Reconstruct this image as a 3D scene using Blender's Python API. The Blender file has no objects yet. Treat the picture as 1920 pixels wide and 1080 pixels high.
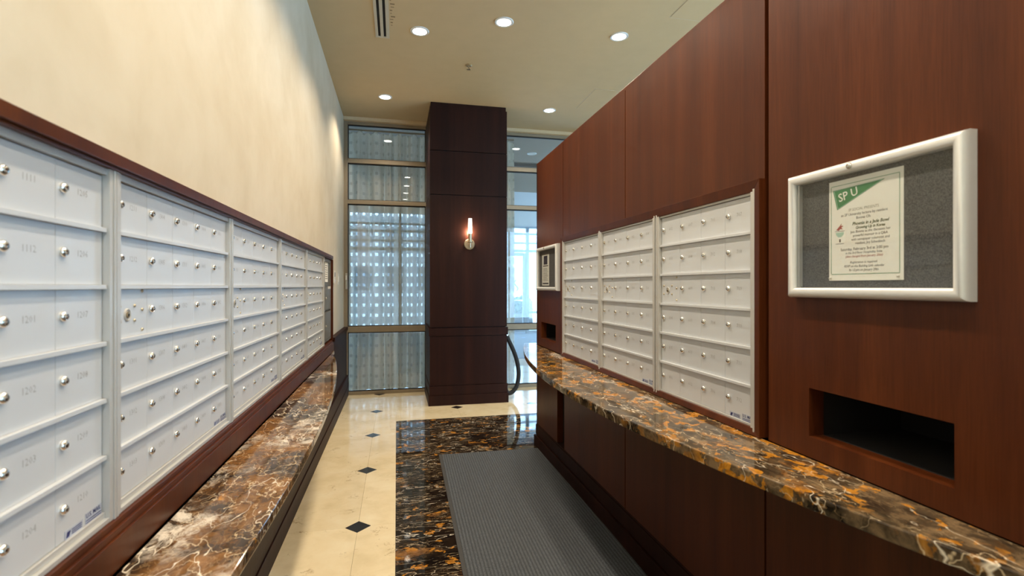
import bpy, bmesh, math, random
from mathutils import Matrix, Vector
random.seed(7)
SC = bpy.context.scene
COL = SC.collection
R = math.radians
PI = math.pi

# ------------------------------------------------------------------ camera
cam_d = bpy.data.cameras.new('camera')
cam = bpy.data.objects.new('camera', cam_d)
COL.objects.link(cam)
cam.location = (0, 0, 1.5)
cam.rotation_euler = (R(90), 0, -math.atan(216 / 950))
cam_d.sensor_width = 36
cam_d.lens = 950 / 1920 * 36
cam_d.shift_y = -3 / 1920
cam_d.clip_start = 0.02
cam_d.dof.use_dof = True
cam_d.dof.focus_distance = 3.2
cam_d.dof.aperture_fstop = 3.2
SC.camera = cam

# ------------------------------------------------------------------ daylight and exposure
SKY_COLOR = (0.45, 0.73, 1.0)
SKY_STRENGTH = 8.5
LAMP_WATTS = 72
LAMP_COLOR = (1.0, 0.86, 0.68)
world = bpy.data.worlds.new('sky')
SC.world = world
world.use_nodes = True
bg = world.node_tree.nodes['Background']
bg.inputs['Color'].default_value = (*SKY_COLOR, 1)
bg.inputs['Strength'].default_value = SKY_STRENGTH
vs = SC.view_settings
vs.view_transform = 'Standard'
vs.look = 'None'
vs.gamma = 1
vs.use_curve_mapping = False
vs.exposure = 0.0
SC.cycles.max_bounces = 10
SC.cycles.transparent_max_bounces = 24
SC.cycles.sample_clamp_indirect = 6


# ------------------------------------------------------------------ materials
def srgb(r, g, b):
    f = lambda c: (c / 255 / 12.92) if c / 255 <= .04045 else ((c / 255 + .055) / 1.055) ** 2.4
    return (f(r), f(g), f(b), 1)


class NT:
    def __init__(s, name):
        s.m = bpy.data.materials.new(name)
        s.m.use_nodes = True
        s.t = s.m.node_tree
        s.b = s.t.nodes['Principled BSDF']
        s.out = s.t.nodes['Material Output']

    def n(s, typ, **kw):
        nd = s.t.nodes.new(typ)
        for k, v in kw.items():
            setattr(nd, k, v)
        return nd

    def l(s, a, b):
        s.t.links.new(a, b)

    def setin(s, node, key, v):
        if hasattr(v, 'links') or isinstance(v, bpy.types.NodeSocket):
            s.l(v, node.inputs[key])
        else:
            node.inputs[key].default_value = v

    def coords(s, scale=(1, 1, 1), kind='Object', rot=(0, 0, 0)):
        tc = s.n('ShaderNodeTexCoord')
        mp = s.n('ShaderNodeMapping')
        mp.inputs['Scale'].default_value = scale
        mp.inputs['Rotation'].default_value = rot
        s.l(tc.outputs[kind], mp.inputs['Vector'])
        return mp.outputs['Vector']

    def noise(s, vec, scale, detail=4, rough=.55, dist=0.0, color=False):
        nd = s.n('ShaderNodeTexNoise')
        s.l(vec, nd.inputs['Vector'])
        nd.inputs['Scale'].default_value = scale
        nd.inputs['Detail'].default_value = detail
        nd.inputs['Roughness'].default_value = rough
        nd.inputs['Distortion'].default_value = dist
        return nd.outputs['Color' if color else 'Fac']

    def ramp(s, fac, stops, interp='LINEAR'):
        nd = s.n('ShaderNodeValToRGB')
        nd.color_ramp.interpolation = interp
        e = nd.color_ramp.elements
        while len(e) < len(stops):
            e.new(.5)
        for el, (p, c) in zip(e, stops):
            el.position = p
            el.color = c if len(c) == 4 else (*c, 1)
        s.l(fac, nd.inputs['Fac'])
        return nd.outputs['Color']

    def gray(s, fac, a, b, lo=0.0, hi=1.0):
        return s.ramp(fac, [(a, (lo, lo, lo, 1)), (b, (hi, hi, hi, 1))])

    def mix(s, fac, a, b, mode='MIX'):
        nd = s.n('ShaderNodeMix', data_type='RGBA', blend_type=mode)
        s.setin(nd, 0, fac)
        s.setin(nd, 6, a)
        s.setin(nd, 7, b)
        return nd.outputs[2]

    def math(s, op, a, b=0.0):
        nd = s.n('ShaderNodeMath', operation=op)
        s.setin(nd, 0, a)
        s.setin(nd, 1, b)
        return nd.outputs[0]

    def warp(s, vec, scale, amount, detail=3):
        nz = s.noise(vec, scale, detail, color=True)
        sub = s.n('ShaderNodeVectorMath', operation='SUBTRACT')
        s.l(nz, sub.inputs[0])
        sub.inputs[1].default_value = (.5, .5, .5)
        mul = s.n('ShaderNodeVectorMath', operation='SCALE')
        s.l(sub.outputs[0], mul.inputs[0])
        mul.inputs['Scale'].default_value = amount
        add = s.n('ShaderNodeVectorMath', operation='ADD')
        s.l(vec, add.inputs[0])
        s.l(mul.outputs[0], add.inputs[1])
        return add.outputs[0]

    def bump(s, h, strength=.2, dist=.01):
        nd = s.n('ShaderNodeBump')
        nd.inputs['Strength'].default_value = strength
        nd.inputs['Distance'].default_value = dist
        s.l(h, nd.inputs['Height'])
        s.l(nd.outputs['Normal'], s.b.inputs['Normal'])

    def p(s, **kw):
        names = dict(color='Base Color', rough='Roughness', metal='Metallic', spec='Specular IOR Level', coat='Coat Weight',
                     coat_rough='Coat Roughness', emit='Emission Color', emit_s='Emission Strength', sheen='Sheen Weight')
        for k, v in kw.items():
            s.setin(s.b, names[k], v)
        return s


def plain(name, c, rough=.5, metal=0.0, var=0.06, scale=30, **kw):
    t = NT(name)
    v = t.coords()
    nz = t.noise(v, scale, 3)
    hi = tuple(min(1, x * (1 + var)) for x in c[:3]) + (1,)
    lo = tuple(x * (1 - var) for x in c[:3]) + (1,)
    t.p(color=t.ramp(nz, [(.3, lo), (.7, hi)]), rough=rough, metal=metal, **kw)
    return t.m


def wood(name, dark, mid, light, rough=.34, spec=.22):
    t = NT(name)
    v = t.coords((1, 1, .035))
    vw = t.warp(v, 1.2, .06)
    fine = t.noise(vw, 260, 3, .6)
    broad = t.noise(vw, 9, 4, .6, .6)
    c1 = t.ramp(broad, [(.28, dark), (.52, mid), (.78, light)])
    c2 = t.ramp(fine, [(.3, (.78, .75, .73, 1)), (.6, (1, 1, 1, 1))])
    t.p(color=t.mix(1.0, c1, c2, 'MULTIPLY'), rough=t.gray(fine, .2, .8, rough - .05, rough + .08), spec=spec)
    t.bump(fine, .05, .001)
    return t.m


def marble(name, stretch=(1, 1, 1), rot=(0, 0, 0), orange=.55, orange_scale=8, brown=.5, veins=.5, clouds=.3, rough=.06, vrot=0.0, vstretch=(1.6, .5, 1.0), seed=0.0, dark=(26, 20, 15), mid=(62, 50, 36)):
    t = NT(name)
    v0 = t.coords(stretch, rot=rot)
    ad = t.n('ShaderNodeVectorMath', operation='ADD')
    t.l(v0, ad.inputs[0])
    ad.inputs[1].default_value = (seed, seed * 1.7, seed * .3)
    v = ad.outputs[0]
    w1 = t.warp(v, 4, .16, 4)
    w2 = t.warp(w1, 18, .035, 3)
    base = t.ramp(t.noise(w2, 8, 6, .66), [(.36, srgb(*dark)), (.50, srgb(*mid)), (.66, srgb(*[min(255, int(c * 1.6)) for c in mid]))])
    bm_ = t.gray(t.noise(w1, 2.6, 6, .62), .62 - .24 * brown, .70 - .24 * brown)
    bc = t.ramp(t.noise(w2, 16, 5, .65), [(.34, srgb(70, 47, 24)), (.50, srgb(122, 82, 40)), (.66, srgb(158, 110, 60))])
    c = t.mix(t.math('MULTIPLY', bm_, .85), base, bc)
    o1 = t.gray(t.noise(w2, orange_scale, 4, .55), orange, orange + .02)
    o2 = t.gray(t.noise(v, 2.0, 3, .5), .40, .52)
    oc = t.ramp(t.noise(w2, 34, 3), [(.35, srgb(142, 90, 26)), (.65, srgb(200, 136, 46))])
    c = t.mix(t.math('MULTIPLY', o1, o2), c, oc)

    def thread(vec, sc, width, detail=3):
        n = t.noise(vec, sc, detail, .5)
        return t.gray(t.math('ABSOLUTE', t.math('SUBTRACT', n, .5)), 0.0, width, 1.0, 0.0)
    vv0 = t.coords(vstretch, rot=(0, 0, vrot))
    av = t.n('ShaderNodeVectorMath', operation='ADD')
    t.l(vv0, av.inputs[0])
    av.inputs[1].default_value = (seed * 2.1, seed, 0)
    vv1 = av.outputs[0]
    vv2 = t.coords((vstretch[0] * .9, vstretch[1] * 1.3, 1), rot=(0, 0, vrot + .9))
    wv = t.warp(t.warp(vv1, 3, .18, 3), 14, .03, 3)
    th1 = t.math('MULTIPLY', thread(wv, 5.0, .008), t.gray(t.noise(v, 2.7, 3), .56 - .2 * veins, .64 - .1 * veins))
    th2 = t.math('MULTIPLY', thread(t.warp(vv2, 7, .07, 4), 9.0, .013), t.gray(t.noise(w1, 3.6, 3, .6), .58 - .2 * veins, .68 - .15 * veins))
    th3 = t.math('MULTIPLY', thread(t.warp(vv1, 9, .06, 5), 20.0, .024), t.gray(t.noise(w1, 2.2, 4, .6), .60 - .2 * veins, .70 - .15 * veins))
    c = t.mix(t.math('MULTIPLY', th3, .4), c, srgb(186, 152, 110))
    c = t.mix(t.math('MULTIPLY', th2, .8), c, srgb(222, 198, 160))
    c = t.mix(th1, c, srgb(242, 228, 204))
    if clouds:
        cl = t.math('MULTIPLY', t.gray(t.noise(w1, 1.9, 4, .6), .68 - .16 * clouds, .76 - .14 * clouds), t.gray(t.noise(t.warp(w1, 10, .15, 4), 17, 6, .75), .44, .58))
        c = t.mix(t.math('MULTIPLY', cl, .9), c, srgb(240, 228, 210))
    t.p(color=c, rough=rough, spec=.5)
    return t.m


def beige_marble():
    t = NT('beige_marble')
    v = t.coords()
    oi = t.n('ShaderNodeObjectInfo')
    w = t.warp(v, 6, .12, 4)
    n1 = t.noise(w, 4, 5, .6)
    c = t.ramp(n1, [(.25, srgb(220, 200, 158)), (.5, srgb(236, 217, 178)), (.75, srgb(243, 228, 194))])
    vein = t.gray(t.noise(t.warp(v, 4, .5, 5), 7, 6, .7), .60, .70)
    c = t.mix(t.math('MULTIPLY', vein, .65), c, srgb(150, 116, 68))
    sp = t.gray(t.noise(w, 19, 4, .7), .68, .75)
    c = t.mix(t.math('MULTIPLY', sp, .7), c, srgb(240, 224, 190))
    tint = t.ramp(oi.outputs['Random'], [(0, (.90, .89, .88, 1)), (1, (1.0, 1.0, 1.0, 1))])
    c = t.mix(1.0, c, tint, 'MULTIPLY')
    t.p(color=c, rough=.11, spec=.5)
    return t.m


def plaster():
    t = NT('cream_plaster')
    v = t.coords()
    n = t.noise(t.warp(v, 2, .3), 2.2, 5, .6)
    c = t.ramp(n, [(.3, srgb(198, 184, 158)), (.55, srgb(208, 196, 173)), (.8, srgb(214, 204, 184))])
    t.p(color=c, rough=.6, spec=.25)
    t.bump(t.noise(v, 14, 4), .05, .01)
    return t.m


def glass(name, tint=(1, 1, 1, 1), base=.035):
    t = NT(name)
    lw = t.n('ShaderNodeLayerWeight')
    lw.inputs['Blend'].default_value = .5
    pw = t.math('POWER', lw.outputs['Facing'], 4.0)
    fac = t.math('ADD', t.math('MULTIPLY', pw, .55), base)
    tr = t.n('ShaderNodeBsdfTransparent')
    tr.inputs['Color'].default_value = tint
    gl = t.n('ShaderNodeBsdfGlossy')
    gl.inputs['Roughness'].default_value = .0
    mx = t.n('ShaderNodeMixShader')
    t.l(fac, mx.inputs[0])
    t.l(tr.outputs[0], mx.inputs[1])
    t.l(gl.outputs[0], mx.inputs[2])
    t.l(mx.outputs[0], t.out.inputs['Surface'])
    return t.m


def curtain_mat():
    """sheer fabric with a woven grid of open squares; UV is metres of cloth"""
    t = NT('sheer_fabric')
    tc = t.n('ShaderNodeTexCoord')
    sep = t.n('ShaderNodeSeparateXYZ')
    t.l(tc.outputs['UV'], sep.inputs[0])

    def cell(sock, period, half):
        m = t.math('FRACT', t.math('DIVIDE', sock, period))
        return t.math('LESS_THAN', t.math('ABSOLUTE', t.math('SUBTRACT', m, .5)), half)
    sq = t.math('MULTIPLY', cell(sep.outputs[0], .145, .15), cell(sep.outputs[1], .145, .15))
    line = t.math('MAXIMUM', cell(sep.outputs[1], .145, .02), cell(t.math('ADD', sep.outputs[0], .07), .145, .02))
    head = t.math('GREATER_THAN', sep.outputs[1], 3.60)
    nz = t.noise(t.coords((80, 80, 4)), 3, 3)
    col = t.ramp(nz, [(.3, srgb(186, 176, 156)), (.7, srgb(206, 198, 180))])
    col = t.mix(t.math('MULTIPLY', line, .25), col, srgb(140, 130, 110))
    df = t.n('ShaderNodeBsdfDiffuse')
    tl = t.n('ShaderNodeBsdfTranslucent')
    t.l(col, df.inputs['Color'])
    t.l(col, tl.inputs['Color'])
    m1 = t.n('ShaderNodeMixShader')
    m1.inputs[0].default_value = .42
    t.l(df.outputs[0], m1.inputs[1])
    t.l(tl.outputs[0], m1.inputs[2])
    tr = t.n('ShaderNodeBsdfTransparent')
    op = t.math('MAXIMUM', .02, t.math('SUBTRACT', .06, t.math('MULTIPLY', head, .05)))
    fac = t.math('MAXIMUM', op, t.math('MULTIPLY', sq, .30))
    m2 = t.n('ShaderNodeMixShader')
    t.l(fac, m2.inputs[0])
    t.l(m1.outputs[0], m2.inputs[1])
    t.l(tr.outputs[0], m2.inputs[2])
    t.l(m2.outputs[0], t.out.inputs['Surface'])
    return t.m


def emit(name, c, s):
    t = NT(name)
    n = t.noise(t.coords(), 5)
    t.p(color=(.8, .8, .8, 1), emit=t.mix(t.math('MULTIPLY', n, .02), (*c, 1), (1, 1, 1, 1)), emit_s=s)
    return t.m


def carpet(name, c1, c2, rib=None):
    t = NT(name)
    v = t.coords()
    n = t.noise(v, 420, 2, .8)
    c = t.ramp(n, [(.38, c1), (.62, c2)])
    if rib:
        wv = t.n('ShaderNodeTexWave', wave_type='BANDS', bands_direction='X', wave_profile='SIN')
        t.l(t.warp(v, 60, .002), wv.inputs['Vector'])
        wv.inputs['Scale'].default_value = rib
        c = t.mix(1.0, c, t.gray(wv.outputs['Fac'], .1, .7, .62, 1.0), 'MULTIPLY')
        t.bump(t.math('ADD', wv.outputs['Fac'], t.math('MULTIPLY', n, .6)), .7, .003)
    else:
        t.bump(n, .4, .004)
    t.p(color=c, rough=.95, spec=.1, sheen=.05)
    return t.m


def alu(name, c, rough=.4, metal=.55):
    t = NT(name)
    v = t.coords((1, 1, 1))
    n = t.noise(v, 500, 2, .7)
    m = t.noise(v, 6, 3)
    lo = tuple(x * .93 for x in c[:3]) + (1,)
    t.p(color=t.mix(t.math('MULTIPLY', n, .6), c, lo), rough=t.gray(m, .3, .7, rough - .05, rough + .07), metal=metal, spec=.5)
    t.bump(n, .06, .0006)
    return t.m


M = dict(
    wood=wood('mahogany_panel', srgb(66, 29, 11), srgb(80, 38, 15), srgb(94, 47, 20)),
    wood_dark=wood('dark_mahogany', srgb(34, 15, 10), srgb(43, 20, 13), srgb(52, 25, 16), .48, .14),
    plaster=plaster(),
    ceiling=plain('ceiling_paint', srgb(198, 174, 134), .75, var=.02, scale=6),
    header=plain('header_paint', srgb(206, 184, 148), .7, var=.02),
    gap=plain('dark_gap', srgb(14, 9, 8), .9),
    beige=beige_marble(),
    black_floor=marble('black_gold_floor', (1.0, 1.6, 1), (0, 0, .12), .60, 10, .05, .75, 0, .035, .15, (.7, 2.4, 1.0), 3.1, (12, 9, 8), (26, 19, 13)),
    counter_r=marble('black_gold_counter', (2.2, 1.5, 1.6), (0, 0, -.25), .54, 9, .25, .6, .4, .07, -.3, (2.4, .9, 1.0), 11.4, (36, 30, 22), (80, 66, 48)),
    counter_l=marble('brown_white_counter', (1.0, .8, 1.0), (0, 0, .35), .68, 8, .66, .9, 1.0, .07, .5, (1.6, .8, 1.0), 5.2, (26, 21, 18), (60, 48, 38)),
    diamond=plain('black_stone', srgb(34, 30, 30), .12, var=.35, scale=40),
    grout=plain('grout', srgb(176, 150, 108), .8),
    alu_l=alu('satin_aluminium', srgb(204, 206, 208), .40, .2),
    alu_frame=alu('frame_aluminium', srgb(196, 194, 189), .40, .35),
    alu_dark=alu('grey_enamel', srgb(120, 118, 112), .45, .3),
    engraved=plain('engraved_number', srgb(150, 149, 146), .6),
    chrome=plain('chrome', srgb(225, 222, 215), .14, 1.0, var=.03),
    nickel=plain('brushed_nickel', srgb(190, 176, 150), .3, .9, var=.05),
    keyhole=plain('keyhole', srgb(20, 18, 16), .5),
    sticker=plain('sticker_grey', srgb(176, 180, 190), .5),
    navy=plain('navy_print', srgb(34, 44, 100), .5),
    silver=plain('silver_frame', srgb(221, 221, 219), .34, .3, var=.02),
    felt=carpet('grey_felt', srgb(70, 69, 70), srgb(112, 110, 108)),
    paper=plain('paper', srgb(240, 236, 226), .7, var=.015),
    green=plain('green_print', srgb(70, 130, 82), .7, var=.05),
    pale_green=plain('pale_green_print', srgb(176, 206, 188), .7, var=.05),
    olive=plain('olive_print', srgb(92, 98, 62), .7),
    ink=plain('grey_ink', srgb(112, 104, 98), .7),
    pale_ink=plain('pale_ink', srgb(170, 164, 148), .7),
    red_ink=plain('red_ink', srgb(170, 84, 74), .7),
    photo=plain('photo_print', srgb(52, 46, 60), .5, var=.6, scale=120),
    frame_bronze=plain('champagne_metal', srgb(142, 128, 106), .45, .3, var=.04),
    store_metal=plain('pale_aluminium', srgb(150, 160, 168), .4, .3, var=.03),
    gasket=plain('black_gasket', srgb(16, 15, 15), .6),
    glass=glass('window_glass', (.97, .985, 1, 1), .07),
    acryl=glass('clear_glazing', (.96, .97, .97, 1), .02),
    curtain=curtain_mat(),
    mat=carpet('ribbed_mat', srgb(50, 53, 57), srgb(112, 116, 120), rib=16),
    mat_edge=plain('rubber_edge', srgb(62, 61, 60), .8),
    carpet=carpet('blue_grey_carpet', srgb(70, 84, 96), srgb(104, 118, 130)),
    vest_paint=plain('vestibule_paint', srgb(196, 204, 210), .7, var=.02),
    vest_ceiling=plain('vestibule_ceiling', srgb(152, 140, 126), .8, var=.02),
    lens=emit('lit_lens', (1, .93, .80), 14),
    rope=plain('black_velvet', srgb(14, 12, 16), .7, var=.2, scale=200, sheen=.1),
    white_plastic=plain('white_plastic', srgb(214, 208, 196), .45, var=.02),
    slot_dark=plain('diffuser_slot', srgb(10, 9, 8), .8),
    steel=plain('painted_diffuser', srgb(196, 186, 164), .45, .1, var=.03),
    soot=plain('soot_smudge', srgb(128, 108, 80), .9, var=.1),
    concrete=plain('pavement', srgb(218, 218, 214), .9, var=.1, scale=3),
    facade=plain('pale_facade', srgb(238, 240, 242), .8, var=.05, scale=2),
    leaf=plain('leaf_green', srgb(58, 84, 60), .6, var=.3, scale=20),
    pot=plain('planter_grey', srgb(110, 112, 116), .7),
)


# ------------------------------------------------------------------ mesh helpers
class MB:
    """collects shapes; build() links them as one mesh object"""
    def __init__(s):
        s.v = []
        s.f = []
        s.mi = []
        s.cur = 0

    def add(s, vs_, fs):
        o = len(s.v)
        s.v += [tuple(x) for x in vs_]
        s.f += [tuple(i + o for i in f) for f in fs]
        s.mi += [s.cur] * len(fs)
        return s

    def box(s, x0, x1, y0, y1, z0, z1):
        x0, x1 = min(x0, x1), max(x0, x1)
        y0, y1 = min(y0, y1), max(y0, y1)
        z0, z1 = min(z0, z1), max(z0, z1)
        return s.add([(x0, y0, z0), (x1, y0, z0), (x1, y1, z0), (x0, y1, z0), (x0, y0, z1), (x1, y0, z1), (x1, y1, z1), (x0, y1, z1)],
                     [(0, 3, 2, 1), (4, 5, 6, 7), (0, 1, 5, 4), (1, 2, 6, 5), (2, 3, 7, 6), (3, 0, 4, 7)])

    def prism(s, pts, z0, z1):
        n = len(pts)
        a = sum(pts[i][0] * pts[(i + 1) % n][1] - pts[(i + 1) % n][0] * pts[i][1] for i in range(n))
        if a < 0:
            pts = pts[::-1]
        vv = [(x, y, z0) for x, y in pts] + [(x, y, z1) for x, y in pts]
        ff = [tuple(range(n - 1, -1, -1)), tuple(range(n, 2 * n))] + [(i, (i + 1) % n, n + (i + 1) % n, n + i) for i in range(n)]
        return s.add(vv, ff)

    def lathe(s, prof, seg=24, mat=None):
        """prof: (r, h) from bottom to top about local Z; mat transforms"""
        mat = mat or Matrix()
        vv = []
        ff = []
        for r, h in prof:
            for k in range(seg):
                a = 2 * PI * k / seg
                vv.append(mat @ Vector((r * math.cos(a), r * math.sin(a), h)))
        for i in range(len(prof) - 1):
            for k in range(seg):
                k2 = (k + 1) % seg
                ff.append((i * seg + k, i * seg + k2, (i + 1) * seg + k2, (i + 1) * seg + k))
        ff.append(tuple(range(seg - 1, -1, -1)))
        ff.append(tuple((len(prof) - 1) * seg + k for k in range(seg)))
        return s.add(vv, ff)

    def tube(s, pts, r, seg=12):
        pts = [Vector(p) for p in pts]
        vv = []
        ff = []
        up = Vector((0, 1, 0))
        for i, p in enumerate(pts):
            d = (pts[min(i + 1, len(pts) - 1)] - pts[max(i - 1, 0)]).normalized()
            u = up if abs(d.dot(up)) < .95 else Vector((1, 0, 0))
            a = d.cross(u).normalized()
            b = d.cross(a).normalized()
            rr = r[i] if isinstance(r, (list, tuple)) else r
            for k in range(seg):
                t = 2 * PI * k / seg
                vv.append(p + a * rr * math.cos(t) + b * rr * math.sin(t))
        for i in range(len(pts) - 1):
            for k in range(seg):
                k2 = (k + 1) % seg
                ff.append((i * seg + k, i * seg + k2, (i + 1) * seg + k2, (i + 1) * seg + k))
        ff.append(tuple(range(seg - 1, -1, -1)))
        ff.append(tuple((len(pts) - 1) * seg + k for k in range(seg)))
        return s.add(vv, ff)

    def mesh(s, name, mats, smooth=False, bevel=0.0):
        me = bpy.data.meshes.new(name)
        me.from_pydata(s.v, [], s.f)
        for m in (mats if isinstance(mats, (list, tuple)) else [mats]):
            me.materials.append(m)
        me.polygons.foreach_set('material_index', s.mi)
        bm = bmesh.new()
        bm.from_mesh(me)
        bmesh.ops.recalc_face_normals(bm, faces=bm.faces)
        if bevel:
            ed = [e for e in bm.edges if len(e.link_faces) == 2 and e.calc_face_angle(0) > .7]
            bmesh.ops.bevel(bm, geom=ed, offset=bevel, segments=2, profile=.6, affect='EDGES', clamp_overlap=True)
        bm.to_mesh(me)
        bm.free()
        if smooth:
            me.polygons.foreach_set('use_smooth', [True] * len(me.polygons))
            me.set_sharp_from_angle(angle=R(38))
        return me


def link(name, data, parent=None, loc=(0, 0, 0), rot=(0, 0, 0)):
    o = bpy.data.objects.new(name, data)
    COL.objects.link(o)
    o.parent = parent
    o.location = loc
    o.rotation_euler = rot
    return o


def build(mb, name, mats, parent=None, loc=(0, 0, 0), rot=(0, 0, 0), smooth=False, bevel=0.0):
    return link(name, mb.mesh(name, mats, smooth, bevel), parent, loc, rot)


def world_part(mb, name, mats, parent, smooth=False, bevel=0.0):
    """mesh given in world coordinates under an unrotated parent"""
    o = build(mb, name, mats, parent, smooth=smooth, bevel=bevel)
    o.location = -Vector(parent.location)
    return o


def thing(name, label, cat, loc=(0, 0, 0), rz=0.0, group=None):
    o = link(name, None, None, loc, (0, 0, rz))
    o.empty_display_size = .05
    return tag(o, label, cat, group)


def tag(o, label, cat, group=None):
    o['label'] = label
    o['category'] = cat
    if group:
        o['group'] = group
    return o


def struct(o, label=None, cat=None):
    o['kind'] = 'structure'
    if label:
        o['label'] = label
    if cat:
        o['category'] = cat
    return o


def text_mesh(txt, size, shear=0.0, bold=0.0, align='CENTER', spacing=1.0, res=2):
    cu = bpy.data.curves.new('text', 'FONT')
    cu.body = txt
    cu.size = size
    cu.shear = shear
    cu.offset = bold
    cu.align_x = align
    cu.align_y = 'CENTER'
    cu.resolution_u = res
    cu.space_character = spacing
    ob = bpy.data.objects.new('text', cu)
    me = bpy.data.meshes.new_from_object(ob)
    bpy.data.objects.remove(ob)
    bpy.data.curves.remove(cu)
    return me


def holed(mb, axis, pos0, pos1, a0, a1, b0, b1, holes):
    """slab between pos0..pos1 along axis ('x' or 'y'), rectangle a (horizontal) x b (z), minus rectangular holes"""
    A = sorted({a0, a1, *[h[0] for h in holes], *[h[1] for h in holes]})
    for i in range(len(A) - 1):
        am = (A[i] + A[i + 1]) / 2
        if not a0 <= am <= a1:
            continue
        spans = [(b0, b1)]
        for h in holes:
            if h[0] <= am <= h[1]:
                nxt = []
                for s0, s1 in spans:
                    if h[2] > s0:
                        nxt.append((s0, min(s1, h[2])))
                    if h[3] < s1:
                        nxt.append((max(s0, h[3]), s1))
                spans = nxt
        for s0, s1 in spans:
            if s1 - s0 > 1e-5:
                if axis == 'x':
                    mb.box(pos0, pos1, A[i], A[i + 1], s0, s1)
                else:
                    mb.box(A[i], A[i + 1], pos0, pos1, s0, s1)
    return mb


# ------------------------------------------------------------------ dimensions
CEIL = 3.82
WX = -0.71            # left wall face
FARY = 7.35           # glazed far wall
RX = 1.29             # face of the wood partition
PEND = 4.62           # far end of the partition
PNEAR = 0.12         # near end of the partition
PTOP = 2.64
LB = [(0.56, 1.424), (1.48, 2.338), (2.394, 3.272), (3.328, 4.19), (4.246, 5.15)]   # left door spans (y)
RB = [(3.771, 3.078), (3.025, 2.36), (2.294, 1.628)]                                # right door spans (y, far to near)
LZ = (0.945, 1.775)
RZ = (0.985, 1.842)

# ------------------------------------------------------------------ setting: floor
floor = struct(build(MB().box(-3.2, 6.2, -4.2, 10.3, -.12, -.0125), 'floor', M['grout']), 'polished beige and black marble floor', 'floor')
DX = [-3.128, -2.164, -1.2, -.236, .728, 1.692, 2.656, 3.62, 4.584, 5.548, 6.2]
DY = [6.287 - .997 * k for k in range(10, -4, -1)]
BX, BY = -.008, 5.79      # corner of the black marble field
BX1 = 1.69
g = .0006
DS = .078                 # half diagonal of an inset diamond


def clip_rect(x0, x1, y0, y1):
    """rectangle with cut corners where an inset diamond sits"""
    pts = []
    for cx, cy, order in ((x0, y0, 0), (x1, y0, 1), (x1, y1, 2), (x0, y1, 3)):
        hit = any(abs(cx - a) < .01 for a in DX[:-1]) and any(abs(cy - b) < .01 for b in DY)
        sx = 1 if cx == x0 else -1
        sy = 1 if cy == y0 else -1
        if hit:
            d = DS + .0006
            a = (cx + sx * d, cy + sy * g)
            b = (cx + sx * g, cy + sy * d)
            pts += ([b, a] if order in (0, 2) else [a, b])
        else:
            pts.append((cx + sx * g, cy + sy * g))
    return pts


def tile(x0, x1, y0, y1, mat, name):
    if x1 - x0 < .02 or y1 - y0 < .02:
        return
    build(MB().prism(clip_rect(x0, x1, y0, y1), -.0125, 0), name, mat, floor)


xs = sorted(set(DX + [BX]))
ys = sorted(set([max(-3.0, y) for y in DY if y < 10.3] + [BY, FARY, 10.3]))
for i in range(len(DX) - 1):
    for j in range(len(DY) - 1):
        x0, x1, y0, y1 = DX[i], DX[i + 1], DY[j], DY[j + 1]
        if x1 < -.8 and y1 < FARY:
            continue
        x0 = max(x0, -.73) if y1 < FARY + .1 else x0
        y1 = min(y1, 10.29)
        # cut away the black field
        if y0 < BY and x1 > BX and x0 < BX1 - .01:
            if x0 < BX:
                tile(x0, BX, y0, y1, M['beige'], 'beige_tile')
                if y1 > BY:
                    tile(BX, x1, BY, y1, M['beige'], 'beige_tile')
            elif y1 > BY:
                tile(x0, x1, BY, y1, M['beige'], 'beige_tile')
        else:
            tile(x0, x1, y0, y1, M['beige'], 'beige_tile')
dia = MB().prism([(DS - .001, 0), (0, DS - .001), (-DS + .001, 0), (0, -DS + .001)], -.0125, 0).mesh('diamond_inset', M['diamond'])
for x in DX[:-1]:
    for y in DY:
        if x < -.3 and y < FARY or x > 3.7 or y > 10.2:
            continue
        if BX < x < BX1 - .01 and y < BY:
            continue
        link('diamond_inset', dia, floor, (x, y, 0))
bys = [BY - .0012] + [y for y in reversed(DY) if -3 < y < BY - .3]
for k in range(len(bys) - 1):
    for xa, xb in ((BX, .73), (.73, BX1)):
        build(MB().prism([(xa + .0004, bys[k + 1] + .0004), (xb - .0004, bys[k + 1] + .0004), (xb - .0004, bys[k] - .0004), (xa + .0004, bys[k] - .0004)], -.0125, 0),
              'black_marble_slab', M['black_floor'], floor)

vest_floor = struct(build(MB().box(-6, 14, 10.3, 16.6, -.12, -.0005), 'floor_vestibule', M['carpet']), 'blue grey carpet beyond the glass wall', 'floor')

# ------------------------------------------------------------------ setting: ceiling, plaster wall, outer shell
ceiling = struct(build(MB().box(-3.2, 6.2, -4.2, FARY, CEIL, CEIL + .15), 'ceiling', M['ceiling']), 'flat tan painted ceiling', 'ceiling')
mbk = (LB[0][0] - .03, 5.74, LZ[0] - .03, LZ[1] + .03)
wall_left = struct(build(holed(MB(), 'x', WX - .5, WX, -4.2, FARY + .1, 0, CEIL, [mbk]), 'wall_left', M['plaster']), 'cream plaster wall above the grey mailboxes', 'wall')
struct(build(MB().box(WX - .56, WX - .5, -4.2, FARY, 0, CEIL), 'wall_left_back', M['gap']))
struct(build(holed(MB(), 'y', -4.35, -4.2, -1.3, 6.2, 0, CEIL, [(2.7, 5.7, .3, 3.6)]), 'wall_back', M['plaster']))
added_win = struct(link('added_window', None, None, (3.8, -4.28, .3)))  # window added out of view to throw cool daylight on the left mailboxes
for xx in (2.7, 4.2, 5.7):
    world_part(MB().box(xx - .03, xx + .03, -4.32, -4.24, .3, 3.6), 'mullion', M['frame_bronze'], added_win)
for a, b in ((2.73, 4.17), (4.23, 5.67)):
    world_part(MB().box(a, b, -4.285, -4.275, .3, 3.6), 'pane', M['glass'], added_win)
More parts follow.
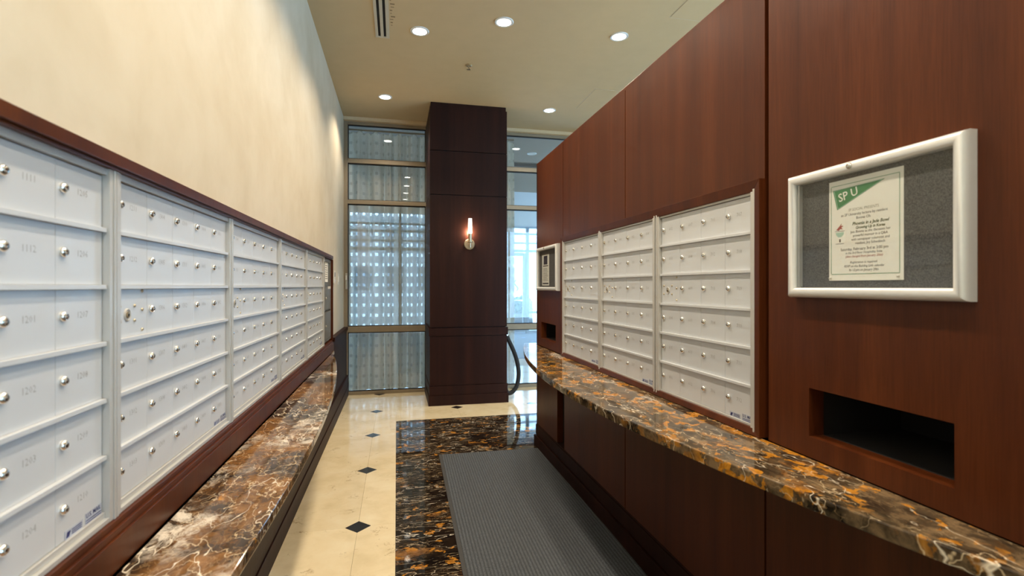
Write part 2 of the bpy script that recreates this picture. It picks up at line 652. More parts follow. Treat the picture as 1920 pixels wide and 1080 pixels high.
wall_outer = struct(build(holed(MB(), 'x', 6.0, 6.2, -4.2, FARY, 0, CEIL, [(-3.6, 3.6, .3, 3.6)]), 'wall_right_outer', M['plaster']))
# side window of the lobby behind the partition (daylight)
win4 = struct(link('window_4', None, None, (6.1, 0, .4)))
for yy in (-3.6, -1.2, 1.2, 3.6):
    world_part(MB().box(6.06, 6.14, yy - .03, yy + .03, .3, 3.6), 'mullion', M['frame_bronze'], win4)
for a, b in ((-3.57, -1.23), (-1.17, 1.17), (1.23, 3.57)):
    world_part(MB().box(6.095, 6.105, a, b, .3, 3.6), 'pane', M['glass'], win4)

# ------------------------------------------------------------------ far glazed wall
header = struct(build(MB().box(WX, 6.0, FARY - .12, FARY + .08, 3.775, CEIL), 'trim_1', M['header']), 'painted header above the glass wall', 'trim')


def glazing(name, x0, x1, vert, label):
    w = struct(link(name, None, None, ((x0 + x1) / 2, FARY, 0)), label, 'window')
    fy0, fy1 = FARY - .05, FARY + .05
    rails = [(0, .045), (.865, .945), (2.64, 2.695), (3.205, 3.265), (3.735, 3.775)]
    for a, b in rails:
        world_part(MB().box(x0, x1, fy0, fy1, a, b), 'rail', M['frame_bronze'], w, bevel=.003)
    for v in vert:
        world_part(MB().box(v - .028, v + .028, fy0 - .004, fy1 + .004, 0, 3.775), 'mullion', M['frame_bronze'], w, bevel=.003)
    for k in range(len(rails) - 1):
        za, zb = rails[k][1], rails[k + 1][0]
        for j in range(len(vert) - 1):
            xa, xb = vert[j] + .028, vert[j + 1] - .028
            world_part(MB().box(xa, xb, FARY - .004, FARY + .004, za, zb), 'pane', M['glass'], w)
            gk = MB()
            for q in ((xa, xb, za, za + .012), (xa, xb, zb - .014, zb), (xa, xa + .012, za, zb), (xb - .012, xb, za, zb)):
                gk.box(q[0], q[1], FARY - .02, FARY - .006, q[2], q[3])
            world_part(gk, 'gasket', M['gasket'], w)
    return w


glazing('window_1', WX, .46, [WX + .022, .43], 'tall metal framed window with a sheer curtain behind')
glazing('window_2', 1.36, 6.0, [1.39, 3.0, 4.5, 5.97], 'tall metal framed glass wall beside the dark column')

# ------------------------------------------------------------------ dark wood column
cx0, cx1, cyf = .404, 1.392, 6.42
column = struct(build(MB().box(cx0 + .02, cx1 - .02, cyf + .02, FARY - .055, 0, CEIL), 'column', M['gap']), 'square dark mahogany clad column between the windows', 'column')
for nm, d, z0, z1 in (('base_plinth', -.018, 0, .128), ('base_band', -.008, .130, .245), ('panel', 0, .250, .872), ('chair_rail', -.012, .876, .975),
                      ('panel', 0, .985, 2.652), ('panel', 0, 2.662, 3.207), ('panel', 0, 3.217, 3.765), ('cap', .012, 3.768, CEIL)):
    m = MB()
    t_ = .02
    m.box(cx0 + d, cx1 - d, cyf + d, cyf + t_, z0, z1)
    m.box(cx0 + d, cx0 + t_, cyf + t_, FARY - .056, z0, z1)
    m.box(cx1 - t_, cx1 - d, cyf + t_, FARY - .056, z0, z1)
    build(m, nm, M['wood_dark'], column)

# ------------------------------------------------------------------ wood partition on the right
slot_big = (.935, 1.368, 1.022, 1.176)
slot_small = (4.035, 4.463, 1.028, 1.176)
bank = (1.585, 3.815, .97, 1.86)
core_holes = [(slot_big[0] - .05, slot_big[1] + .05, slot_big[2] - .03, slot_big[3] + .03),
              (slot_small[0] - .05, slot_small[1] + .05, slot_small[2] - .03, slot_small[3] + .03), bank]
wr = MB()
holed(wr, 'x', RX + .05, RX + .42, PNEAR + .02, PEND - .02, 0, PTOP - .02, core_holes)
wr.box(RX + .42, RX + .44, PNEAR + .02, PEND - .02, 0, PTOP - .02)
wall_right = struct(build(wr, 'wall_right', M['gap']), 'mahogany panelled partition with mailboxes and a marble counter', 'wall')
ct = .0495


def rpanel(nm, y0, y1, z0, z1, hole=None, mat='wood', d=0.0):
    return build(holed(MB(), 'x', RX + d, RX + ct, y0, y1, z0, z1, [hole] if hole else []), nm, M[mat], wall_right)


rpanel('panel', 3.846, PEND, .955, PTOP, slot_small)
rpanel('panel', 2.721, 3.838, 1.87, PTOP)
rpanel('panel', 1.575, 2.713, 1.87, PTOP)
rpanel('panel', PNEAR, 1.548, .955, PTOP, slot_big, d=-.006)
rpanel('panel', 3.99, PEND, .2, .91)
rpanel('panel', 2.722, 3.81, .2, .91)
rpanel('panel', 1.577, 2.712, .2, .91)
rpanel('panel', PNEAR, 1.567, .2, .91)
build(MB().box(RX, RX + .46, PNEAR, PEND + .002, PTOP - .004, PTOP + .016), 'top_cap', M['wood'], wall_right, bevel=.003)
build(MB().box(RX + .0, RX + .45, PEND - .02, PEND, 0, PTOP - .004), 'end_panel', M['wood'], wall_right)
build(MB().box(RX + .43, RX + .45, PNEAR, PEND - .02, 0, PTOP - .004), 'back_panel', M['wood'], wall_right)
build(MB().box(RX + .0, RX + .45, PNEAR, PNEAR + .02, 0, PTOP - .004), 'end_panel', M['wood'], wall_right)
for s in (slot_big, slot_small):
    m = MB()
    a, b, c, d = s
    x0, x1 = RX + .0498, RX + .36
    for q in ((x0, x1, a - .012, a, c, d), (x0, x1, b, b + .012, c, d), (x0, x1, a - .012, b + .012, c - .012, c), (x0, x1, a - .012, b + .012, d, d + .012), (x1, x1 + .01, a - .012, b + .012, c - .012, d + .012)):
        m.box(*q)
    build(m, 'slot_liner', M['gap'], wall_right)
bb = MB()
bb.box(RX - .008, RX + .05, PNEAR - .006, PEND + .008, .105, .2)
bb.box(RX - .002, RX + .05, PNEAR - .004, PEND + .004, .2, .212)
bb.box(RX - .022, RX + .05, PNEAR - .014, PEND + .022, 0, .102)
struct(build(bb, 'baseboard_right', M['wood_dark'], bevel=.003), 'stepped dark wood baseboard under the curved counter', 'baseboard')

# ------------------------------------------------------------------ left: wood base, apron, rail, wainscot
base_l = struct(build(MB().box(WX, -.66, -2.5, 5.77, .27, .775), 'trim_2', M['wood_dark']), 'dark wood panel under the long counter', 'trim')
bb = MB()
bb.box(WX, -.648, -2.5, FARY - .052, 0, .12)
bb.box(WX, -.655, -2.5, FARY - .052, .12, .19)
bb.box(WX, -.645, -2.5, FARY - .052, .19, .28)
struct(build(bb, 'baseboard_left', M['wood_dark'], bevel=.003), 'moulded dark baseboard under the long counter', 'baseboard')
wn = MB()
wn.box(WX, -.672, 5.775, FARY - .052, .28, .90)
wn.box(WX, -.655, 5.775, FARY - .052, .90, .945)
struct(build(wn, 'trim_3', M['wood_dark'], bevel=.003), 'low dark wood wainscot beside the curtained window', 'trim')

YS0, YS1 = .40, 5.76
sl = struct(link('trim_5', None, None, (-.69, 3.0, .81)), 'long dark wood surround of the mailboxes below the cream wall', 'trim')
m = MB()
m.box(WX - .01, -.668, YS0, YS1, 1.795, 1.826)
m.box(WX - .01, -.676, YS0, YS1, 1.787, 1.795)
world_part(m, 'top_rail', M['wood'], sl, bevel=.002)
m = MB()
m.box(WX - .01, -.662, YS0, YS1, .809, .888)
m.box(WX - .01, -.668, YS0, YS1, .888, .906)
m.box(WX - .01, -.676, YS0, YS1, .906, .922)
world_part(m, 'apron', M['wood'], sl, bevel=.002)
world_part(MB().box(WX - .01, -.668, YS1 - .03, YS1, .922, 1.787), 'stile', M['wood'], sl, bevel=.002)

# wood surround of the right mailboxes: four mitred members
sr = struct(link('trim_6', None, None, (RX, 2.7, .955)), 'red brown wood surround of the mailboxes above the curved counter', 'trim')
f0, f1, g0, g1 = 1.572, 3.828, .956, 1.888     # outer y, z
i0, i1, j0, j1 = 1.612, 3.796, .982, 1.846     # inner


def mitre(pa, pb, pc, pd, nm):
    m_ = MB()
    vv = []
    for (y, z), x in ((pa, RX - .026), (pb, RX - .026), (pc, RX - .020), (pd, RX - .020), (pa, RX + .03), (pb, RX + .03), (pc, RX + .03), (pd, RX + .03)):
        vv.append((x, y, z))
    m_.add(vv, [(0, 1, 2, 3), (7, 6, 5, 4), (0, 4, 5, 1), (1, 5, 6, 2), (2, 6, 7, 3), (3, 7, 4, 0)])
    world_part(m_, nm, M['wood'], sr, bevel=.002)


mitre((f0, g1), (f1, g1), (i1, j1), (i0, j1), 'top_rail')
mitre((f0, g0), (f1, g0), (i1, j0), (i0, j0), 'bottom_rail')
mitre((f0, g0), (f0, g1), (i0, j1), (i0, j0), 'stile')
mitre((f1, g0), (f1, g1), (i1, j1), (i1, j0), 'stile')

# ------------------------------------------------------------------ marble counters
pts = []
for k in range(49):
    y = -.2 + (4.735 + .2) * k / 48
    dy = y - 2.66
    pts.append((min(RX - .008, .883 + 6.9 - math.sqrt(6.9 ** 2 - dy * dy)), y))
p = [q for q in pts]
start = [q for q in p if q[0] < RX - .009]
poly = start + [(1.26, 4.742), (RX + .2, 4.742), (RX + .2, PEND + .004), (RX - .0085, PEND + .004), (RX - .0085, start[0][1] - .01)]
poly = [(x, y) for x, y in poly]
m = MB().prism(poly, .914, .9535)
co = build(m, 'marble_counter', M['counter_r'], bevel=.004)
tag(co, 'bow-fronted black and orange marble counter on the wood partition', 'counter')
pts = []
for k in range(50):
    y = -1.6 + (5.74 + 1.6) * k / 49
    dy = y - 2.25
    e = max(0, (y - 5.0) / .74)
    pts.append((-.366 - (20 - math.sqrt(400 - dy * dy)) - .04 * e * e, y))
poly = pts + [(-.6585, 5.765), (-.6585, -1.6)]
m = MB().prism(poly, .772, .808)
co = build(m, 'marble_counter', M['counter_l'], bevel=.004)
tag(co, 'long brown marble counter with white veins below the silver mailboxes', 'counter')

# ------------------------------------------------------------------ mailboxes
FRM = .028


def lock_mesh():
    m_ = MB()
    rot = Matrix.Rotation(R(90), 4, 'X')
    m_.lathe([(.0112, 0), (.0112, .003), (.0098, .006), (.0075, .0078), (.0070, .0072), (.0066, .0072)], 18, rot)
    m_.lathe([(.0062, .0062), (.0062, .0095), (.005, .0102)], 14, rot)
    m_.cur = 1
    m_.box(-.0009, .0009, -.0104, -.009, -.0042, .0042)
    return m_.mesh('lock', [M['chrome'], M['keyhole']], smooth=True)


LOCK = lock_mesh()


def screw_mesh():
    m_ = MB()
    m_.lathe([(.0048, 0), (.0045, .002), (.003, .0036), (.001, .0042)], 12, Matrix.Rotation(R(90), 4, 'X'))
    return m_.mesh('screw', M['nickel'], smooth=True)


SCREW = screw_mesh()
kh = MB()
kh.lathe([(.0175, 0), (.0175, .0015), (.015, .003), (.0125, .0015)], 22, Matrix.Rotation(R(90), 4, 'X'))
kh.cur = 1
kh.lathe([(.0085, .0012), (.0085, .0034), (.006, .0045)], 16, Matrix.Rotation(R(90), 4, 'X'))
kh.cur = 2
kh.lathe([(.004, .004), (.004, .0049)], 12, Matrix.Rotation(R(90), 4, 'X'))
ARROW = kh.mesh('arrow_lock', [M['alu_frame'], M['nickel'], M['keyhole']], smooth=True)
NUM = {}


def number_mesh(s_):
    if s_ not in NUM:
        me = text_mesh(s_, .021, spacing=1.02, bold=-.0002, align='LEFT', res=1)
        me.materials.clear()
        me.materials.append(M['engraved'])
        NUM[s_] = me
    return NUM[s_]


def flat_text(parent, txt, size, x, z, y, mat, nm='text_line', **kw):
    me = text_mesh(txt, size, **kw)
    me.materials.clear()
    me.materials.append(M[mat])
    return link(nm, me, parent, (x, y, z), (R(90), 0, 0))


def flat_poly(parent, pts2, y, mat, nm, thick=.0004):
    """pts2 in local (x, z); thin slab standing proud towards -y"""
    n = len(pts2)
    vv = [(a, y, b) for a, b in pts2] + [(a, y + thick, b) for a, b in pts2]
    ff = [tuple(range(n)), tuple(range(2 * n - 1, n - 1, -1))] + [(i, n + i, n + (i + 1) % n, (i + 1) % n) for i in range(n)]
    return build(MB().add(vv, ff), nm, M[mat], parent)


def rect(x0, x1, z0, z1):
    return [(x0, z0), (x1, z0), (x1, z1), (x0, z1)]


MAIL_TXT = None


def mailbox_unit(loc, rz, width, height, cols, numbers, label, group, sticker=True):
    """front faces local -Y, X runs to the viewer's right, origin at the lower left corner of the doors"""
    t = thing('mailbox_unit', label, 'mailboxes', loc, rz, group)
    dw, dh = width / cols, height / 6
    build(MB().box(-.022, width + .022, .004, .34, -.012, height + .012), 'housing', M['gap'], t)
    fr = MB()
    fw = FRM - .0015
    fr.box(-fw, -.002, -.016, .02, -.022, height + .014)
    fr.box(width + .002, width + fw, -.016, .02, -.022, height + .014)
    fr.box(-.002, width + .002, -.010, .02, height - .004, height + .014)
    fr.box(-.002, width + .002, -.015, .02, -.022, -.010)
    fr.box(-.002, width + .002, -.006, .02, -.010, .0045)
    fr.box(-fw, -fw + .009, -.019, -.016, -.022, height + .014)
    fr.box(width + fw - .009, width + fw, -.019, -.016, -.022, height + .014)
    build(fr, 'frame', M['alu_frame'], t, bevel=.0012)
    bar = MB().box(0, width, -.011, .006, -.0055, .0055).mesh('shelf_bar', M['alu_l'], bevel=.0012)
    door = MB().box(.0007, dw - .0007, 0, .004, -dh / 2 + .006, dh / 2 - .006).mesh('door', M['alu_l'], bevel=.0006)
    for r_ in range(1, 6):
        link('shelf_bar', bar, t, (0, 0, height - r_ * dh))
    k = 0
    for c in range(cols):
        for r_ in range(6):
            zc = height - (r_ + .5) * dh
            if c == 0 and r_ == 2:
                d = link('arrow_lock_plate', door, t, (c * dw, 0, zc))
                link('arrow_lock', ARROW, d, (dw * .36, 0, -.005))
                for sx, sz in ((.14, .018), (.14, -.022), (.58, .018), (.58, -.022), (.83, .058), (.83, .006), (.83, -.050)):
                    link('screw', SCREW, d, (dw * sx, 0, sz))
                continue
            d = link('door', door, t, (c * dw, 0, zc))
            link('lock', LOCK, d, (.0235, 0, .006), (0, random.uniform(-.25, .25), 0))
            if numbers:
                link('number', number_mesh(str(numbers[k])), d, (dw * .42, -.0003, .006), (R(90), 0, 0))
            k += 1
    if sticker:
        s0 = (cols - 1) * dw
        st = flat_poly(t, rect(s0 + .030, s0 + .095, .004, .024), -.0009, 'sticker', 'logo_sticker')
        flat_poly(st, [(s0 + .034, .008), (s0 + .044, .008), (s0 + .050, .020), (s0 + .038, .020)], -.0014, 'navy', 'logo_mark')
        for zz in (.009, .0135, .018):
            flat_poly(st, rect(s0 + .054, s0 + .090, zz, zz + .0018), -.0014, 'navy', 'print_line')
        st = flat_poly(t, rect(s0 + .104, s0 + dw - .003, .003, .031), -.0009, 'sticker', 'mail_sticker')
        flat_text(st, 'U.S. MAIL', .0145, s0 + .1055, .0235, -.0014, 'navy', align='LEFT', bold=.0002)
        for zz in (.0065, .012):
            flat_poly(st, rect(s0 + .106, s0 + dw - .006, zz, zz + .002), -.0014, 'navy', 'print_line')
    return t


def seq(start, n):
    out = []
    fl, ap = start
    for _ in range(n):
        out.append(fl * 100 + ap)
        ap += 1
        if ap > 12:
            ap = 1
            fl += 1
    return out, (fl, ap)


# left bank: the column of 1111 begins the visible numbering
lab_l = ['mailbox unit with doors 1111 and 1205 under the cream wall',
         'second mailbox unit along the cream wall from the one with door 1205',
         'middle mailbox unit of the five under the cream wall',
         'fourth mailbox unit under the cream wall, second from the parcel locker',
         'mailbox unit next to the grey parcel locker under the cream wall']
nxt = (9, 6)
# unit one: columns 1..3 precede 1111; count back 17 doors from 11-11
n_ = 11 * 12 + 11 - 1 - 17
nxt = (n_ // 12, n_ % 12 + 1)
for (y0, y1), lb in zip(LB, lab_l):
    nums, nxt = seq(nxt, 29)
    mailbox_unit((-.70, y0, LZ[0]), R(90), y1 - y0, LZ[1] - LZ[0], 5, nums, lb, 'mailbox units along the cream wall')
lab_r = ['mailbox unit beside the small notice board on the wood partition',
         'middle mailbox unit of the three in the wood partition',
         'mailbox unit with doors 701 and 708 in the wood partition']
n_ = 7 * 12 + 1 - 1 - 11 - 46
nxt = (n_ // 12, n_ % 12 + 1)
for (y0, y1), lb in zip(RB, lab_r):
    nums, nxt = seq(nxt, 23)
    mailbox_unit((RX - .004, y0, RZ[0]), R(-90), y0 - y1, RZ[1] - RZ[0], 4, nums, lb, 'mailbox units in the wood partition')

# grey parcel locker at the far end of the left bank
pl = thing('parcel_locker', 'tall grey parcel locker with a white notice at the end of the mailboxes', 'locker', (-.70, 5.19, LZ[0]), R(90))
W_, H_ = .525, LZ[1] - LZ[0]
build(MB().box(0, W_, .006, .34, -.01, H_ + .01), 'housing', M['alu_dark'], pl)
fr = MB()
for q in ((0, .03, 0, H_), (W_ - .04, W_, 0, H_), (.03, W_ - .04, H_ - .03, H_), (.03, W_ - .04, 0, .02)):
    fr.box(q[0], q[1], -.012, .006, q[2], q[3])
build(fr, 'frame', M['alu_dark'], pl, bevel=.0015)
for z0, z1 in ((.025, .300), (.318, .555)):
    d = build(MB().box(.06, W_ - .05, -.016, .006, z0, z1), 'door', M['alu_dark'], pl, bevel=.003)
    link('lock', LOCK, d, (.10, -.016, (z0 + z1) / 2))
build(MB().box(.03, W_ - .04, -.001, .006, .565, H_ - .03), 'top_panel', M['alu_dark'], pl)
nt = thing('paper_notice', 'white paper notice taped to the grey parcel locker', 'notice', (-.698, 5.33, 1.545), R(90))
flat_poly(nt, rect(0, .216, 0, .20), -.0008, 'paper', 'sheet')
for k in range(7):
    flat_poly(nt, rect(.02, .19 - .02 * (k % 3), .03 + k * .022, .037 + k * .022), -.0013, 'ink', 'print_line')
tg = build(MB().box(.0, .20, -.004, 0, 0, .026), 'white_tag', M['white_plastic'], None, (-.685, 5.44, 1.475), (0, 0, R(90)), bevel=.001)
tag(tg, 'small white tag stuck on the grey parcel locker', 'tag')

# ------------------------------------------------------------------ wall devices past the locker, added highlight plate
th = thing('thermostat', 'small square white thermostat on the cream wall', 'thermostat', (WX, 6.08, 1.535), R(90))
build(MB().box(-.06, .06, -.022, 0, 0, .145), 'body', M['white_plastic'], th, bevel=.004)
build(MB().box(-.035, .035, -.0235, -.021, .075, .125), 'display', M['alu_dark'], th)
build(MB().box(-.03, .03, -.026, -.021, .02, .045), 'button', M['silver'], th, bevel=.002)
sw = thing('light_switch', 'white light switch plate between thermostat and curtained window', 'switch', (WX, 6.56, 1.52), R(90))
build(MB().box(-.045, .045, -.008, 0, 0, .14), 'plate', M['white_plastic'], sw, bevel=.003)
build(MB().box(-.017, .017, -.014, -.007, .035, .105), 'rocker', M['paper'], sw, bevel=.003)
cr = thing('highlight_plate', 'slim bright metal plate imitating the highlight on the window jamb', 'reader', (WX + .034, FARY - .055, 1.46))  # added plate standing in for the highlight on the window frame edge
build(MB().box(-.014, .014, -.02, 0, 0, .22), 'body', M['chrome'], cr, bevel=.004)
build(MB().box(-.008, .008, -.0215, -.0195, .13, .19), 'window', M['white_plastic'], cr)  # pale inset of the highlight plate


# ------------------------------------------------------------------ notice boards
def frame_sweep(w, h):
    prof = [(0, 0), (0, .020), (.002, .028), (.006, .034), (.012, .0375), (.018, .038), (.024, .036), (.029, .031), (.031, .026), (.031, .006)]
    m_ = MB()
    vv = []
    ff = []
    n = len(prof)
    for d, o in prof:
        for x, z in ((d, d), (w - d, d), (w - d, h - d), (d, h - d)):
            vv.append((x, -o, z))
    for i in range(n - 1):
        for k in range(4):
            k2 = (k + 1) % 4
            ff.append((i * 4 + k, i * 4 + k2, (i + 1) * 4 + k2, (i + 1) * 4 + k))
    return m_.add(vv, ff)


def notice_board(loc, w, h, label):
    t = thing('notice_board', label, 'notice board', loc, R(-90))
    o = build(frame_sweep(w, h), 'frame', M['silver'], t)
    for pgn in o.data.polygons:
        pgn.use_smooth = True
    o.data.set_sharp_from_angle(angle=R(35))
    build(MB().box(.002, w - .002, -.008, 0, .002, h - .002), 'felt_backing', M['felt'], t)
    build(MB().box(.031, w - .031, -.026, -.0235, .031, h - .031), 'pane', M['acryl'], t)
    hg = MB()
    hg.box(.036, .040, -.022, -.009, .034, h - .034)
    build(hg, 'hinge_strip', M['alu_frame'], t)
    lk = link('lock', LOCK, t, (w * .445, -.037, h - .0165))
    lk.scale = (.8, .8, .8)
    return t


NB = (.5375, .392)
notice_board((RX - .006, 1.424, 1.465), NB[0], NB[1], 'silver-framed notice board holding the flyer with the green pennant')
notice_board((RX, 4.515, 1.463), .60, .387, 'silver-framed notice board with a narrow sheet above the small mail slot')

# flyer in the big board: corners traced from their place on the felt
po = thing('poster', 'white lecture flyer with a green pennant pinned in the notice board', 'poster', (RX - .0145, 1.281, 1.517), R(-90))
PW, PH = .231, .295
flat_poly(po, rect(0, PW, 0, PH), -.0008, 'paper', 'sheet', .0006)
bd = MB()
for q in ((.008, PW - .010, .018, .0194), (.008, PW - .010, PH - .0154, PH - .014), (.007, .0084, .02, PH - .016), (PW - .0114, PW - .010, .02, PH - .016)):
    bd.box(q[0], q[1], -.0012, -.0008, q[2], q[3])
build(bd, 'border', M['green'], po)
pn = flat_poly(po, [(.014, PH - .027), (.180, PH - .022), (.029, PH - .086)], -.0012, 'green', 'pennant')
ob = bd = MB()
tri = [Vector((.014, 0, PH - .027)), Vector((.180, 0, PH - .022)), Vector((.029, 0, PH - .086))]
cen = sum(tri, Vector()) / 3
for sc_, wd in ((.93, .0009),):
    q = [cen + (v - cen) * sc_ for v in tri]
    for i in range(3):
        a, b = q[i], q[(i + 1) % 3]
        d = (b - a).normalized()
        nrm = Vector((-d.z, 0, d.x)) * wd / 2
        vv = []
        for y in (-.0016, -.0012):
            for c in (a - nrm, b - nrm, b + nrm, a + nrm):
                vv.append((c.x, y, c.z))
        ob.add(vv, [(0, 1, 2, 3), (7, 6, 5, 4), (0, 4, 5, 1), (1, 5, 6, 2), (2, 6, 7, 3), (3, 7, 4, 0)])
build(ob, 'pennant_outline', M['pale_green'], pn)
sp = flat_text(pn, 'SP U', .034, .073, PH - .0475, -.0016, 'paper', nm='lettering', bold=.0003)
sp.rotation_euler = (R(90), R(-12), 0)
sp.location = (.066, -.0016, PH - .047)
lines = [('SP SOCIAL PRESENTS', .0105, .108, .094, 'pale_ink', 0, 0), ('an SP University lecture by resident', .0105, .108, .107, 'ink', 0, 0), ('Bonnie Oh', .0105, .108, .119, 'ink', 0, 0),
         ('Phoenix in a Jade Bowl', .0125, .128, .135, 'olive', .25, .0002), ('Growing Up in Korea', .0105, .128, .147, 'olive', .25, .0002),
         ('Join Bonnie as she discusses her', .0098, .128, .158, 'ink', 0, 0), ('powerful memoir in a Q&A', .0098, .128, .169, 'ink', 0, 0),
         ('with newspaper columnist and', .0098, .128, .180, 'ink', 0, 0), ('resident, Joy Schwabach', .0098, .128, .191, 'ink', 0, 0),
         ('Saturday, February 3rd at 3:00 pm', .0112, .108, .207, 'ink', 0, 0), ('in the 3rd Floor Hospitality Suite', .0090, .108, .218, 'ink', 0, 0),
         ('(date changed from January 25th)', .0090, .108, .228, 'red_ink', .25, 0), ('Registration is required.', .0092, .108, .245, 'ink', .25, 0),
         ('RSVP on the Building Link calendar', .0092, .108, .256, 'ink', .25, 0), ('by 12 pm on January 29th', .0092, .108, .267, 'ink', .25, 0)]
for tx, sz, x, dz, mt, sh, bo in lines:
    flat_text(po, tx, sz * 1.02, x + .007, PH - dz + .002, -.0012, mt, shear=sh, bold=bo, spacing=.95)
# small picture beside the text: reddish bird over a pale bowl
pc = flat_poly(po, rect(.020, .056, .105, .172), -.0010, 'paper', 'picture')
flat_poly(pc, [(.026, .150), (.034, .147), (.040, .152), (.048, .150), (.043, .156), (.050, .160), (.042, .161), (.044, .168), (.038, .161), (.033, .157)], -.0014, 'red_ink', 'bird_print')
flat_poly(pc, [(.024, .142), (.052, .142), (.050, .134), (.043, .128), (.033, .128), (.026, .134)], -.0014, 'pale_green', 'bowl_print')
flat_poly(pc, rect(.036, .041, .113, .122), -.0014, 'ink', 'seal_print')
flat_poly(pc, rect(.022, .054, .145, .1462), -.0014, 'ink', 'print_line')
flat_poly(pc, rect(.024, .052, .108, .1092), -.0014, 'ink', 'print_line')
for k, (x, z) in enumerate(((.006, .008), (PW - .014, .010))):
    pinm = MB().lathe([(.004, 0), (.0035, .004), (.002, .006)], 10, Matrix.Rotation(R(90), 4, 'X'))
    tag(build(pinm, 'push_pin', M['white_plastic'], None, (RX - .0155, 1.281 - x, 1.517 + z), (0, 0, R(-90)), smooth=True),
        ('tiny push pin in the lecture flyer corner nearer the mailboxes', 'tiny push pin in the lecture flyer corner away from the mailboxes')[k], 'pin', 'pins holding the lecture flyer')
# narrow sheet in the small board
ps = thing('poster', 'narrow white sheet with a dark picture in the notice board beyond the mailboxes', 'poster', (RX - .0085, 4.405, 1.508), R(-90))
flat_poly(ps, rect(0, .216, 0, .285), -.0008, 'paper', 'sheet')
flat_poly(ps, rect(.05, .165, .185, .262), -.0012, 'photo', 'picture')
flat_poly(ps, rect(.03, .186, .168, .178), -.0012, 'ink', 'headline')
for k in range(9):
    flat_poly(ps, rect(.03, .18 - .01 * (k % 3), .042 + k * .013, .046 + k * .013), -.0012, 'ink', 'print_line')
flat_poly(ps, rect(.02, .196, .012, .024), -.0012, 'photo', 'footer_bar')
flat_poly(ps, rect(.0, .216, .271, .285), -.0012, 'ink', 'header_bar')

# ------------------------------------------------------------------ floor mat
mt = thing('floor_mat', 'grey ribbed entrance mat on the black marble floor', 'mat', (.8, 2.0, 0), R(-.9))
build(MB().box(-.452, .455, -3.2, 2.512, .0002, .008), 'pile', M['mat'], mt, bevel=.002)
ed = MB()
ed.box(-.475, -.452, -3.2, 2.53, .0002, .006)
ed.box(-.452, .455, 2.512, 2.53, .0002, .006)
build(ed, 'edging', M['mat_edge'], mt, bevel=.0015)

# ------------------------------------------------------------------ ceiling fixtures
ring = MB()
ring.lathe([(.062, .0), (.064, -.008), (.078, -.010), (.084, -.006), (.085, 0)], 32)
RING = ring.mesh('trim_ring', M['silver'], smooth=True)
LENS = MB().lathe([(.061, -.0065), (.061, -.002)], 32).mesh('lens', M['lens'])


def downlight(x, y, label, on=1.0, group='recessed ceiling downlights'):
    t = thing('downlight', label, 'downlight', (x, y, CEIL), 0, group)
    link('trim_ring', RING, t)
    link('lens', LENS, t)
    ld = bpy.data.lights.new('downlight_lamp', 'SPOT')
    ld.energy = LAMP_WATTS * on
    ld.color = LAMP_COLOR
    ld.spot_size = R(132)
    ld.spot_blend = .45
    ld.shadow_soft_size = .05
    lo = bpy.data.objects.new('downlight_lamp', ld)
    COL.objects.link(lo)
    lo.parent = t
    lo.location = (0, 0, -.03)
    return t


downlight(.203, 4.672, 'glaring round downlight beside the slotted air diffuser')
downlight(.917, 4.347, 'round white downlight over the curved counter, before the sprinkler')
downlight(2.011, 4.362, 'warm downlight in the ceiling behind the wood partition')
downlight(-.14, 6.389, 'round downlight before the curtained window')
downlight(1.958, 6.395, 'round downlight before the glass wall right of the column')
for k in range(5):
    downlight(.22, 3.72 - .93 * k, 'downlight in the ceiling row mirrored in the window glass', .88)
for y, on in ((2.4, .95), (.45, 1.3), (-1.5, 1.0)):  # invented lamps out of view, strengths tuned for the partition side
    downlight(.92, y, 'added downlight out of view above the curved counter', on)
for y in (2.4, .4):
    downlight(2.6, y, 'downlight in the ceiling of the lobby behind the partition')

df = thing('air_diffuser', 'white linear air diffuser with two black slots in the ceiling', 'air vent', (-.128, 4.2, CEIL))
y0, y1 = 2.9, 4.865
for xa, xb in ((-.19, -.166), (-.144, -.117), (-.095, -.066)):
    world_part(MB().box(xa, xb, y0, y1, CEIL - .008, CEIL), 'bar', M['steel'], df, bevel=.001)
for yy in (y0, y1 - .025):
    world_part(MB().box(-.166, -.095, yy, yy + .025, CEIL - .0078, CEIL), 'end_bar', M['steel'], df)
for xa, xb in ((-.166, -.144), (-.117, -.095)):
    world_part(MB().box(xa, xb, y0 + .025, y1 - .025, CEIL - .003, CEIL), 'slot', M['slot_dark'], df)

for k in range(9):
    xa = -.058 + .004 * (k % 3)
    ya = 4.22 + .05 * k
    build(MB().box(xa, xa + .012 + .008 * ((k * 7) % 4), ya, ya + .010 + .006 * (k % 2), CEIL - .0006, CEIL), 'soot_streak', M['soot'], ceiling)

